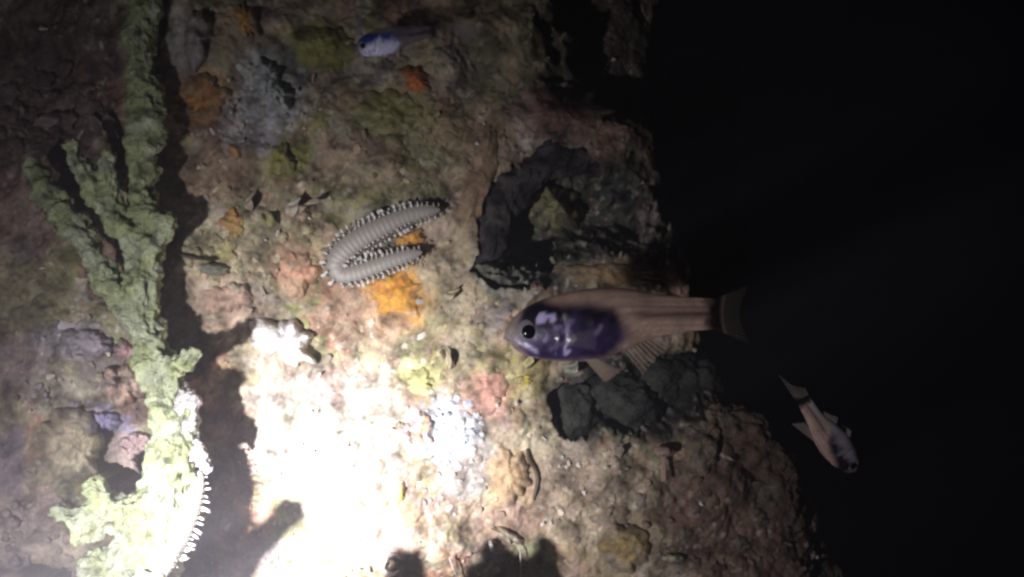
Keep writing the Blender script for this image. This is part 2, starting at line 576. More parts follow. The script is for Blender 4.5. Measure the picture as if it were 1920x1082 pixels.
crust("beige_coral", "large smooth beige coral mound at lower left", "coral", 138, 838, 62, 66, .017, (.37, .32, .22), 13, lump=.12, lf=9, flat=.7)
crust("peach_sponge", "flat peach sponge with a dark crack along its right side", "sponge", 952, 892, 48, 56, .008, (.50, .34, .20), 14, lump=.15)
crust("pink_sponge", "pale pink sponge below the snout of the large fish", "sponge", 918, 738, 38, 40, .006, (.52, .28, .22), 15)
crust("orange_sponge", "burnt orange sponge cluster right of the white glare", "sponge", 792, 806, 22, 34, .007, (.58, .30, .17), 16, lump=.6)
crust("pink_sponge", "pale rose sponge at the right rim of the white glare", "sponge", 752, 815, 26, 30, .006, (.60, .40, .38), 17)
crust("yellow_sponge", "lemon yellow sponge knob at the right rim of the white glare", "sponge", 746, 924, 17, 22, .003, (.66, .56, .12), 18, flat=.1, lump=.2)
crust("yellow_sponge", "tiny mustard yellow sponge under the large fish's gill", "sponge", 982, 711, 20, 11, .004, (.55, .42, .08), 19)
crust("olive_sponge", "pale olive sponge patch upper right of the white glare", "sponge", 788, 716, 32, 28, .005, (.40, .40, .16), 20)
crust("olive_sponge", "broad dark olive sponge left of the small top fish", "sponge", 610, 88, 62, 42, .007, (.20, .19, .05), 21, lump=.2)
crust("olive_sponge", "olive green sponge in the upper middle above the worm", "sponge", 728, 212, 64, 46, .007, (.19, .18, .06), 22, lump=.25)
crust("olive_sponge", "small olive yellow sponge right of the orange dot sponge", "sponge", 533, 300, 26, 32, .006, (.25, .24, .06), 23)
crust("grey_coral", "pale blue grey coral lump in the upper left cluster", "coral", 498, 145, 30, 32, .010, (.36, .39, .40), 24, lump=.5, lf=20)
crust("grey_coral", "light grey crinkled coral lump below the blue grey one", "coral", 524, 180, 25, 24, .011, (.40, .43, .42), 25, lump=.6, lf=12)
crust("grey_coral", "dusky grey coral lump at the top edge beside the tall shadow", "coral", 366, 70, 28, 52, .010, (.24, .21, .23), 26, lump=.4, lf=24)
crust("brown_sponge", "smooth brown sponge sheet left of the dark hollow", "sponge", 905, 330, 34, 105, .006, (.26, .17, .11), 27, lump=.1, rot=.15)
crust("brown_sponge", "reddish brown sponge sheet above the dark hollow", "sponge", 1060, 205, 85, 46, .007, (.21, .12, .10), 28, lump=.15)
crust("tan_sponge", "tan pink smooth sponge beside the shadow's forked tip", "sponge", 428, 556, 42, 34, .006, (.42, .28, .21), 29, lump=.1)
crust("cream_coral", "cream knobbly coral above the white jagged sponge", "coral", 446, 543, 22, 16, .006, (.50, .43, .31), 30, lump=.5)
crust("yellow_crust", "yellowish crust left of the worm below the amber sponge", "sponge", 425, 470, 24, 26, .005, (.44, .40, .18), 31)
crust("rock_coral", "yellow olive rock knob inside the dark hollow", "coral", 1038, 390, 54, 50, .030, (.26, .24, .12), 32, flat=.9, lump=.3, lf=26)
crust("rock_coral", "dim pinkish rock knob at the hollow's right side", "coral", 1216, 408, 38, 62, .045, (.25, .20, .18), 33, flat=.9, lump=.3, lf=26)
crust("orange_crust", "dull orange brown ledge along the bottom of the upper hollow", "sponge", 1150, 512, 100, 24, .006, (.27, .18, .09), 34, flat=.9, lump=.3)
crust("salmon_sponge", "small salmon sponge just above the large fish's head", "sponge", 1008, 534, 17, 15, .008, (.48, .26, .19), 35)
crust("grey_sponge", "grey lilac sponge sheet at left above the peach sponge", "sponge", 158, 640, 52, 28, .006, (.34, .29, .34), 39)
crust("violet_sponge", "small violet blue sponge between peach sponge and beige mound", "sponge", 196, 790, 32, 20, .006, (.27, .25, .42), 40)
crust("pink_sponge", "pink crust tucked against the green stem above the peach sponge", "sponge", 232, 660, 24, 22, .007, (.50, .28, .30), 41)
crust("pink_coral", "pinkish frilly coral right above the dark slot at lower left", "coral", 258, 836, 34, 30, .009, (.50, .38, .38), 44, lump=.8, lf=11)
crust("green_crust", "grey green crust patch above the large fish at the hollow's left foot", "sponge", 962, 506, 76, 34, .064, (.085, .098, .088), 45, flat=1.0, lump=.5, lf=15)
crust("green_crust", "tiny pale green crust near the bottom edge right of centre", "sponge", 1264, 1046, 24, 12, .007, (.36, .42, .28), 46)
crust("brown_sponge", "ochre brown sponge mound at the bottom right of centre", "sponge", 1165, 1030, 48, 44, .012, (.28, .20, .08), 47, lump=.2)

# small pale coral cups crowded together, each one on its own
rng = random.Random(5)


def place_nodules(n, zone, sizes, colours, name, label, cat, group, seed, thick=.5, ragged=.3):
    x, y, rx, ry = zone
    pts = []
    tries = 0
    while len(pts) < n and tries < 4000:
        tries += 1
        a = rng.uniform(0, 6.283)
        q = math.sqrt(rng.random())
        p = (x + rx * q * math.cos(a), y + ry * q * math.sin(a))
        s = rng.uniform(*sizes)
        if all(math.hypot(p[0] - u[0], p[1] - u[1]) > (s + u[2]) * 0.75 for u in pts):
            pts.append((p[0], p[1], s))
    for i, (u, v, s) in enumerate(pts):
        c = rng.choice(colours)
        g = rng.uniform(.8, 1.2)
        link(name, crust_mesh(name, u, v, s, s * rng.uniform(.65, 1.1), s * PX * thick * .42 * rng.uniform(.7, 1.4), tuple(k * g for k in c), seed + i,
                              lump=.35, lf=max(5, s * .6), ragged=ragged, plain=rng.random() < .35, rings=9, seg=22, rot=rng.uniform(0, 3)),
             label=label, cat=cat, group=group)


place_nodules(46, (836, 800, 72, 72), (6, 13), [(.50, .52, .60), (.62, .62, .66), (.44, .46, .52), (.58, .52, .52)], "coral_cup",
              "small bluish white coral cup crowded beside the white glare", "coral", "bluish white coral cups", 300, .8)
place_nodules(40, (862, 905, 80, 70), (6, 13), [(.54, .46, .42), (.60, .52, .46), (.50, .40, .36), (.46, .42, .42)], "coral_cup",
              "small cream pink coral cup left of the flat peach sponge", "coral", "cream pink coral cups", 400, .8)
place_nodules(34, (1110, 905, 110, 70), (6, 15), [(.36, .27, .20), (.46, .38, .30), (.28, .20, .15), (.30, .24, .2)], "coral_nub",
              "small tan coral nub right of the cracked peach sponge", "coral", "tan coral nubs", 500, .8)
place_nodules(26, (480, 210, 70, 70), (6, 14), [(.30, .28, .33), (.36, .36, .38), (.26, .20, .24), (.4, .38, .34)], "coral_nub",
              "small grey lilac coral nub in the upper left cluster", "coral", "grey lilac coral nubs", 600, .8)
place_nodules(40, (480, 460, 150, 90), (7, 18), [(.38, .33, .20), (.44, .36, .26), (.34, .26, .18), (.30, .29, .15), (.46, .32, .24)], "sponge_nub",
              "small tan yellow crust nub left of the coiled worm", "sponge", "tan yellow crust nubs", 700, .5)
place_nodules(40, (790, 270, 130, 80), (8, 20), [(.22, .20, .11), (.27, .23, .14), (.24, .18, .12), (.20, .19, .08)], "sponge_nub",
              "small olive brown crust nub in the upper middle of the reef", "sponge", "olive brown crust nubs", 800, .5)
place_nodules(44, (905, 660, 90, 110), (7, 18), [(.40, .34, .19), (.36, .28, .19), (.44, .40, .22), (.46, .32, .25)], "sponge_nub",
              "small straw coloured crust nub before the large fish's snout", "sponge", "straw coloured crust nubs", 900, .5)
place_nodules(40, (110, 690, 110, 110), (7, 18), [(.30, .25, .22), (.36, .30, .30), (.28, .24, .30), (.38, .32, .22)], "sponge_nub",
              "small mauve brown crust nub at the left edge of the reef", "sponge", "mauve brown crust nubs", 1000, .5)
place_nodules(34, (70, 1000, 80, 70), (7, 17), [(.30, .22, .20), (.26, .2, .2), (.34, .26, .24)], "sponge_nub",
              "small dusky pink crust nub in the lower left corner", "sponge", "dusky pink crust nubs", 1100, .6)
place_nodules(40, (1330, 990, 190, 80), (8, 20), [(.14, .09, .07), (.17, .115, .085), (.12, .10, .075), (.17, .15, .135)], "coral_nub",
              "small dark brown coral nub at the lower right of the reef", "coral", "dark brown coral nubs", 1200, .8)
place_nodules(40, (680, 660, 150, 60), (6, 16), [(.50, .40, .33), (.46, .34, .28), (.56, .50, .44), (.44, .37, .24)], "sponge_nub",
              "small pinkish cream crust nub between worm and white glare", "sponge", "pinkish cream crust nubs", 1300, .5)
place_nodules(26, (110, 230, 110, 110), (9, 22), [(.16, .10, .10), (.2, .14, .14), (.13, .10, .09)], "coral_nub",
              "small dark maroon coral nub at the upper left", "coral", "dark maroon coral nubs", 1400, .9)


# ------------------------------------------------------------------ turf of flakes, blades and crumbs that nobody could count
def turf(n, seed):
    rs = np.random.RandomState(seed)
    Vs, Fs, Cs = [], [], []
    base = 0
    px = rs.uniform(-20, 1560, n)
    py = rs.uniform(-20, 1100, n)
    xb = np.interp(py, [e[0] for e in EDGE], [e[1] for e in EDGE])
    clump = fbm2(px / 60., py / 60., 77, 3)
    ok = (px < xb - 15) & (clump > -0.12)
    px, py = px[ok], py[ok]
    wx, wz = (px - 960) * PX, (541 - py) * PX
    h = wall_h(wx, wz, True)
    C0 = reef_colour(px, py)
    for i in range(len(px)):
        L_ = rs.uniform(.0018, .0058) * (1.5 if rs.rand() < .08 else 1)
        Wd = L_ * rs.uniform(.22, .7)
        a = rs.uniform(0, 6.283)
        d = np.array([math.cos(a), 0, math.sin(a)])
        side = np.array([-d[2], 0, d[0]])
        lean = rs.uniform(.7, 1.4)
        tw = rs.uniform(-.6, .6)
        p = np.array([wx[i], -h[i] + .0006, wz[i]])
        pts = []
        ns = 4
        for k in range(ns):
            t = k / (ns - 1)
            cpos = p + d * L_ * math.sin(lean * t * 1.4) + np.array([0, -1, 0]) * L_ * (math.cos(lean) * t * .8)
            w = Wd * (0.55 + .6 * math.sin(t * 2.4)) * (.25 if k == ns - 1 else 1) * rs.uniform(.8, 1.2)
            sd = side * math.cos(tw * t) + np.array([0, -1, 0]) * math.sin(tw * t)
            pts += [cpos - sd * w * .5, cpos + np.array([0, -1, 0]) * w * .18, cpos + sd * w * .5]
        Vs += pts
        for k in range(ns - 1):
            for q in range(2):
                b = base + k * 3 + q
                Fs.append((b, b + 1, b + 4, b + 3))
        base += ns * 3
        c = C0[i] * rs.uniform(.8, 1.3)
        if rs.rand() < .025:
            c = np.array([.55, .5, .44]) * rs.uniform(.7, 1.2)
        Cs += [c * (.85 + .1 * (k // 3)) for k in range(ns * 3)]
    return mesh_np("turf", np.array(Vs), np.array(Fs), M_TURF, np.array(Cs))


link("algal_turf", turf(3000, 3), label="short turf of flaky algae and crumbs coating the reef wall", cat="algae", kind="stuff")


# ------------------------------------------------------------------ the green branching sponge
def tube_bm(bm, pts, res=14):
    """capsule chain: spheres swept between (x,y,z,r) points"""
    for i in range(len(pts) - 1):
        a, b = pts[i], pts[i + 1]
        pa, pb = Vector(a[:3]), Vector(b[:3])
        n = max(2, int((pb - pa).length / (0.35 * min(a[3], b[3]))))
        for k in range(n + (1 if i == len(pts) - 2 else 0)):
            t = k / n
            p = pa.lerp(pb, t)
            r = a[3] + (b[3] - a[3]) * t
            bmesh.ops.create_icosphere(bm, subdivisions=2, radius=r, matrix=Matrix.Translation(p))


def remesh(bm, voxel):
    me = bpy.data.meshes.new("tmp")
    bm.to_mesh(me)
    bm.free()
    o = bpy.data.objects.new("tmp", me)
    col.objects.link(o)
    m = o.modifiers.new("r", 'REMESH')
    m.mode = 'VOXEL'
    m.voxel_size = voxel
    s = o.modifiers.new("s", 'SMOOTH')
    s.iterations = 6
    dg = bpy.context.evaluated_depsgraph_get()
    out = bpy.data.meshes.new_from_object(o.evaluated_get(dg))
    bpy.data.objects.remove(o)
    bpy.data.meshes.remove(me)
    return out


def chain(pts):
    """(px, py, depth before the wall, radius px) -> world spheres"""
    o = []
    for (x, y, d, r) in pts:
        p = at(x, y, -d)
        o.append((p.x, p.y, p.z, (r * 1.18 + 3) * PX * (CAM_D - d) / CAM_D))
    return o


def shade_chain(pts):
    """(px, py, r, d): where a knob d metres off the wall must stand for the torch to throw its shadow at that pixel"""
    o = []
    for (x, y, r, d) in pts:
        w = at(x, y, 0.0)
        p = w.lerp(LAMP, d / CAM_D)
        o.append((p.x, p.y, p.z, r * PX * (CAM_D - d) / CAM_D))
    return o


def sponge_colony(name, label, chains, voxel, seed, colour, colour2, extra=(), amp=1.0, cat="sponge"):
    bm = bmesh.new()
    for c in chains:
        tube_bm(bm, chain(c))
    for c in extra:
        tube_bm(bm, shade_chain(c))
    me = remesh(bm, voxel)
    v, n = mesh_vn(me)
    d = amp * (0.0040 * fbm3(v, 55, seed, 2) + 0.0034 * fbm3(v, 150, seed + 7, 2) + 0.0019 * fbm3(v, 400, seed + 11, 3))
    pit = sstep(.18, .32, fbm3(v, 230, seed + 20, 1))
    v2 = v + n * (d - 0.0016 * pit)[:, None]
    me.vertices.foreach_set("co", v2.astype(np.float32).ravel())
    me.update()
    k = sstep(-.2, .3, fbm3(v, 90, seed + 31, 3))[:, None]
    C_ = np.array(colour) * (1 - k) + np.array(colour2) * k
    C_ *= (1 + .6 * fbm3(v, 230, seed + 41, 3) - .35 * pit)[:, None]
    pale = (.5 * sstep(.28, .42, fbm3(v, 330, seed + 51, 2)))[:, None]
    C_ = C_ * (1 - pale) + C_.mean(0) * 1.6 * pale
    set_col(me, C_)
    me.materials.clear()
    me.materials.append(M_SPONGE)
    me.polygons.foreach_set("use_smooth", np.ones(len(me.polygons), bool))
    me.name = name
    return link(name, me, label=label, cat=cat)


sponge_colony("branching_sponge", "tall pale green branching sponge with knobbly arms on the left", [
    [(250, 1180, .05, 62), (262, 1080, .055, 58), (285, 1000, .058, 46), (305, 920, .060, 38), (322, 850, .060, 34), (325, 780, .058, 30),
     (305, 710, .056, 30), (280, 640, .050, 27), (264, 575, .046, 23), (268, 500, .044, 26), (276, 430, .042, 32), (272, 370, .038, 23),
     (268, 300, .035, 22), (270, 200, .035, 26), (266, 110, .035, 24), (272, 20, .035, 22), (276, -80, .035, 22)],
    [(262, 610, .048, 22), (220, 560, .043, 19), (178, 482, .040, 20), (138, 415, .036, 18), (95, 360, .032, 17), (62, 315, .030, 12)],
    [(272, 460, .046, 24), (224, 418, .048, 20), (184, 368, .050, 19), (153, 315, .052, 19), (134, 278, .053, 13)],
    [(220, 412, .048, 16), (208, 345, .052, 14), (202, 295, .054, 13)],
    [(290, 450, .046, 24), (306, 415, .046, 18)],
    [(308, 705, .058, 22), (340, 684, .066, 15), (366, 668, .070, 12)],
    [(275, 980, .060, 38), (205, 965, .066, 28), (145, 972, .070, 19), (104, 962, .072, 9)],
    [(205, 960, .066, 24), (182, 925, .068, 17), (178, 905, .068, 10)],
    [(210, 975, .066, 24), (165, 1000, .070, 15), (142, 1008, .072, 11)],
    [(315, 800, .06, 20), (302, 770, .066, 12)],
    [(180, 1260, .07, 40), (230, 1180, .11, 26), (282, 1100, .15, 22)],
    [(230, 1080, .05, 45), (180, 1060, .055, 30)],
    [(328, 795, .058, 18), (352, 814, .060, 14)],  # lump added to close a lit gap in the stem's shadow
    [(334, 840, .058, 20), (338, 910, .058, 24), (325, 990, .058, 28)],  # stem widened here to close a lit strip inside its shadow
], 0.0011, 51, (.285, .32, .165), (.33, .365, .25), extra=[
    [(340, 640, 20, .052), (372, 606, 15, .056), (385, 584, 9, .058)],
    [(425, 830, 20, .058), (450, 852, 18, .060)],  # hidden knob added to fill a hole in the stem's shadow
    # arms that leave the bottom of the picture: only their shadows are seen
    [(700, 1330, 60, .10), (770, 1180, 50, .13), (782, 1080, 44, .14), (787, 1036, 34, .14)],
    [(745, 1120, 24, .14), (742, 1062, 16, .14)],
    [(770, 1260, 50, .12), (860, 1140, 36, .135), (900, 1066, 26, .14)],
    [(800, 1320, 50, .10), (950, 1180, 46, .12), (955, 1090, 44, .125), (932, 1036, 28, .125)],
    [(950, 1200, 44, .12), (1018, 1100, 40, .12), (1028, 1036, 32, .12)]])
sponge_colony("coral_boulder", "big rounded brown coral boulder at the reef's right rim, below the diving fish", [
    [(1352, 790, -.012, 26), (1405, 825, -.012, 38), (1448, 890, -.016, 42), (1455, 960, -.014, 44), (1420, 930, -.014, 40)]], 0.0015, 91,
    (.125, .082, .062), (.15, .13, .10), amp=.9, cat="coral")
sponge_colony("coral_boulder", "smaller brown coral knob leaning on the left of the big boulder", [
    [(1292, 890, -.002, 30), (1312, 835, .0, 30), (1340, 782, -.006, 20)]], 0.0015, 95, (.17, .115, .085), (.18, .15, .115), amp=.9, cat="coral")
sponge_colony("white_coral", "white knobbly coral clump on the right of the green stem", [
    [(338, 735, .058, 12), (356, 765, .060, 17), (350, 800, .060, 15)]], 0.0011, 61, (.44, .41, .41), (.52, .49, .49), amp=1.2, cat="coral")
sponge_colony("white_coral", "white knobbly coral clump just above the bleached bristle worm", [
    [(356, 828, .058, 16), (372, 852, .060, 20), (392, 876, .060, 12)]], 0.0011, 63, (.44, .41, .41), (.52, .49, .49), amp=1.2, cat="coral")
sponge_colony("dark_lump", "blackish rough mass arched along the upper rim of the dark hollow", [
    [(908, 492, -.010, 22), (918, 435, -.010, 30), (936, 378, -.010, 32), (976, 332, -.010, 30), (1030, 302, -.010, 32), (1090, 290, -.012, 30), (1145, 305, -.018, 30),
     (1185, 350, -.028, 26)]], 0.0016, 71, (.024, .022, .026), (.060, .057, .056), amp=.85)  # near-black mass laid along the hollow's upper rim
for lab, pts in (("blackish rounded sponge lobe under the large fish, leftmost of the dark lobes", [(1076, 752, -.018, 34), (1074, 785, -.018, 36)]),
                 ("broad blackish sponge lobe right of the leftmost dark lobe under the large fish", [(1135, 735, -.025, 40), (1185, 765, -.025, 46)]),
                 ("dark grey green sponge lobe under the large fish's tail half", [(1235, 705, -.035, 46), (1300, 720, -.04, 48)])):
    sponge_colony("dark_lump", lab, [pts], 0.0016, 80 + len(lab), (.016, .017, .017), (.042, .046, .040), amp=.9)  # near-black lumps added to fill the lower hollow with shade
# the unseen lower arms of branching_sponge, just below the picture: their tips shade the rock
# ------------------------------------------------------------------ bristle worms
def spline(pts, n):
    P = np.array(pts, float)
    seg = np.r_[0, np.cumsum(np.linalg.norm(np.diff(P[:, :3], axis=0), axis=1))]
    t = np.linspace(0, seg[-1], n)
    # Catmull-Rom through the points
    out = np.zeros((n, P.shape[1]))
    for i, s in enumerate(t):
        k = min(np.searchsorted(seg, s, side='right') - 1, len(P) - 2)
        u = (s - seg[k]) / (seg[k + 1] - seg[k])
        p0 = P[max(k - 1, 0)]
        p1, p2 = P[k], P[k + 1]
        p3 = P[min(k + 2, len(P) - 1)]
        out[i] = .5 * ((2 * p1) + (-p0 + p2) * u + (2 * p0 - 5 * p1 + 4 * p2 - p3) * u * u + (-p0 + 3 * p1 - 3 * p2 + p3) * u ** 3)
    return out


def tuft_mesh(seed, k=9):
    """a fan of stiff white bristles, 1 unit long along +Z"""
    rs = random.Random(seed)
    Vs, Fs = [], []
    for i in range(k):
        a = rs.uniform(0, 6.283)
        sp = rs.uniform(.05, .34)
        tip = Vector((math.cos(a) * sp, math.sin(a) * sp * .7, rs.uniform(.75, 1.05)))
        b0 = Vector((math.cos(a) * .05, math.sin(a) * .05, 0))
        r = .16
        base = len(Vs)
        for q in range(5):
            w = q * 1.2566
            Vs.append(b0 + Vector((math.cos(w), math.sin(w), 0)) * r * .7)
        for q in range(5):
            w = q * 1.2566
            Vs.append(b0.lerp(tip, .6) + Vector((math.cos(w), math.sin(w), 0)) * r)
        Vs.append(tip)
        for q in range(5):
            q2 = (q + 1) % 5
            Fs.append((base + q, base + q2, base + 5 + q2, base + 5 + q))
            Fs.append((base + 5 + q, base + 5 + q2, base + 10, base + 10))
    me = bpy.data.meshes.new("bristle_tuft")
    me.from_pydata([tuple(v) for v in Vs], [], [f if f[2] != f[3] else f[:3] for f in Fs])
    me.polygons.foreach_set("use_smooth", np.ones(len(me.polygons), bool))
    me.materials.append(M_BRISTLE)
    return me


def gill_mesh():
    bm = bmesh.new()
    for i in range(5):
        a = i * 1.2566
        bmesh.ops.create_icosphere(bm, subdivisions=1, radius=.26, matrix=Matrix.Translation((math.cos(a) * .25, math.sin(a) * .25, .25)) @ Matrix.Diagonal((1, 1, 1.6, 1)))
    me = bpy.data.meshes.new("gill")
    bm.to_mesh(me)
    bm.free()
    me.materials.append(M_GILL)
    return me


TUFTS = [tuft_mesh(i) for i in range(4)]
GILL = gill_mesh()


def bristle_worm(label, pts, seg, colour, tuft_len, side=(1, -1), rows=2, thin=1.0):
    """pts: (x, y, z, half width) in world metres, lying on the reef with its back to the camera"""
    n = seg * 6
    P = spline(pts, n)
    T = np.gradient(P[:, :3], axis=0)
    T /= np.linalg.norm(T, axis=1)[:, None]
    up = np.array([0, -1.0, 0])
    S = np.cross(T, up)
    S /= np.linalg.norm(S, axis=1)[:, None]
    U = np.cross(S, T)
    nv = 20
    th = np.linspace(0, 2 * math.pi, nv, endpoint=False)
    ph = np.linspace(0, seg, n) % 1.0
    ring = 1 - .02 * np.exp(-((ph - .5) * 7) ** 2) - .03 * np.cos(ph * 6.283)
    endt = np.clip(np.minimum(np.arange(n), np.arange(n)[::-1]) / (n * .05), 0, 1) ** .5
    w = P[:, 3] * ring * np.maximum(endt, .05)
    V = (P[:, None, :3] + S[:, None, :] * (np.cos(th)[None, :, None] * w[:, None, None])
         + U[:, None, :] * (np.sin(th)[None, :, None] * (w * .42)[:, None, None]))
    a = np.abs(np.cos(th))[None, :]
    C_ = np.array(colour)[None, None, :] * (1 - .25 * a[..., None]) * (1 - .10 * np.exp(-((ph - .5) * 9) ** 2))[:, None, None]
    C_ = np.broadcast_to(C_, V.shape).reshape(-1, 3)
    root = bpy.data.objects.new("bristle_worm", None)
    col.objects.link(root)
    root.empty_display_size = .01
    root["label"] = label
    root["category"] = "worm"
    root["group"] = "bristle worms"
    root.location = P[n // 2, :3]
    off = Vector(P[n // 2, :3])
    V = V - np.array(off)
    me = mesh_np("body", V.reshape(-1, 3), grid_faces(n, nv, True), M_WORM, C_)
    link("body", me, root)
    r_ = random.Random(3)
    for i in range(seg):
        k = int((i + .5) / seg * (n - 1))
        p, t, s, u = Vector(P[k, :3]), Vector(T[k]), Vector(S[k]), Vector(U[k])
        wk = P[k, 3]
        f = min(1, .45 + .55 * min(i, seg - 1 - i) / 6.0)
        for sg in side:
            for row in range(rows):
                el = (.10, 1.05)[row] + r_.uniform(-.15, .15)
                d = (s * sg * math.cos(el) + u * math.sin(el) + t * r_.uniform(-.4, .4)).normalized()
                q = p + s * sg * wk * (.95, .74)[row] + u * wk * (.05, .36)[row] - off
                o = link("bristle_tuft", TUFTS[r_.randrange(4)], root)
                L_ = tuft_len * f * r_.uniform(.65, 1.35) * (1.0, .8)[row]
                o.matrix_local = Matrix.Translation(q) @ (frame(d, r_.uniform(0, 6)).to_4x4()) @ Matrix.Diagonal((L_ * .8 * thin, L_ * .8 * thin, L_, 1))
            g = link("gill", GILL, root)
            q = p + t * (wk * .16) + s * sg * wk * .92 + u * wk * .22 - off
            L_ = tuft_len * .58 * f
            g.matrix_local = Matrix.Translation(q) @ frame((s * sg + u).normalized()).to_4x4() @ Matrix.Diagonal((L_, L_, L_, 1))
    return root


def on_wall(pts, lift):
    """photo pixels + half width in pixels -> world, on a smoothed wall"""
    hs = [-wall_at(x, y)[0].y for x, y, _ in pts]
    hm = sorted(hs)[int(len(hs) * .75)]
    o = []
    for (x, y, w) in pts:
        p = at(x, y, -(hm + lift))
        o.append((p.x, p.y, p.z, w * PX))
    return o


bristle_worm("grey bristle worm bent into a U above the orange sponge", on_wall(
    [(826, 393, 7), (800, 397, 14), (765, 405, 18), (722, 423, 22), (678, 446, 24), (648, 468, 25), (630, 492, 22),
     (638, 513, 19), (660, 514, 19), (696, 503, 18), (730, 491, 17), (762, 481, 14), (792, 472, 7)], .011), 42,
    (.31, .28, .245), .0035)
w2 = [at(x, y, -d) for x, y, d in [(374, 882, .060), (370, 910, .062), (360, 945, .064), (345, 985, .068), (326, 1025, .074), (304, 1070, .085), (288, 1120, .080)]]
bristle_worm("bleached bristle worm hanging on the sponge stem in the torch glare", [(p.x, p.y, p.z, hw * PX * .85) for p, hw in zip(w2, (8, 13, 16, 17, 17, 16, 9))],
             26, (.30, .26, .26), .0056, side=(-1,), rows=1, thin=.45)


# ------------------------------------------------------------------ cardinalfish
def interp(xs_, ys_, t):
    """smooth interpolation of a profile"""
    xs_, ys_ = np.array(xs_, float), np.array(ys_, float)
    m = np.gradient(ys_, xs_)
    k = np.clip(np.searchsorted(xs_, t, side='right') - 1, 0, len(xs_) - 2)
    h_ = xs_[k + 1] - xs_[k]
    u = (t - xs_[k]) / h_
    return ((2 * u ** 3 - 3 * u ** 2 + 1) * ys_[k] + (u ** 3 - 2 * u ** 2 + u) * h_ * m[k] + (-2 * u ** 3 + 3 * u ** 2) * ys_[k + 1] + (u ** 3 - u ** 2) * h_ * m[k + 1])


FX = [0, 10, 25, 55, 95, 155, 225, 285, 345, 400]            # pixels of the large fish, snout to tail root
FT = [-3, 13, 28, 47, 60, 71, 71, 59, 51, 46]                # back above the axis
FB = [-9, -27, -43, -54, -61, -63, -45, -23, -14, -12]       # belly
FW = [2, 10, 18, 27, 33, 35, 28, 19, 9, 2.5]                  # half thickness


def fin_mesh(name, root_a, root_b, tip_a, tip_b, rays, colour, alpha, ray_alpha=.85, notch=0.0, thick=.5, dark=0.0):
    """fan of rays between a root line and a tip line (local fish pixels), a thin ribbed sheet with two faces"""
    nu, nv = 16, rays * 4 + 1
    A, B, TA, TB = (np.array(q, float) for q in (root_a, root_b, tip_a, tip_b))
    Vs, C_, A_ = [], [], []
    for sgn in (1, -1):
        for i in range(nu):
            t = i / (nu - 1)
            for j in range(nv):
                s = j / (nv - 1)
                r = A * (1 - s) + B * s
                tip = TA * (1 - s) + TB * s
                L_ = 1 - notch * math.sin(math.pi * s)
                p = r + (tip - r) * t * L_
                ray = max(0, math.cos(s * rays * 2 * math.pi)) ** 2
                y = sgn * (thick * (1 - .7 * t) * (.35 + .65 * ray)) * (1 if 0 < j < nv - 1 and i < nu - 1 else 0.15)
                Vs.append((p[0], p[1] + y, p[2]))
                C_.append(np.array(colour) * (.7 + .5 * ray))
                A_.append((alpha + (ray_alpha - alpha) * ray) * (1 - .45 * t))
    F1 = grid_faces(nu, nv)
    F2 = F1[:, ::-1] + nu * nv
    C_, A_ = np.array(C_), np.array(A_)
    if dark:
        tt = np.tile(np.repeat(np.linspace(0, 1, nu), nv), 2)
        kd = sstep(dark + .16, dark - .05, tt)
        C_ = C_ * (1 - kd[:, None]) + np.array((.014, .009, .009)) * kd[:, None]
        A_ = A_ * (1 - kd) + kd
    return np.array(Vs), np.concatenate([F1, F2]), C_, A_


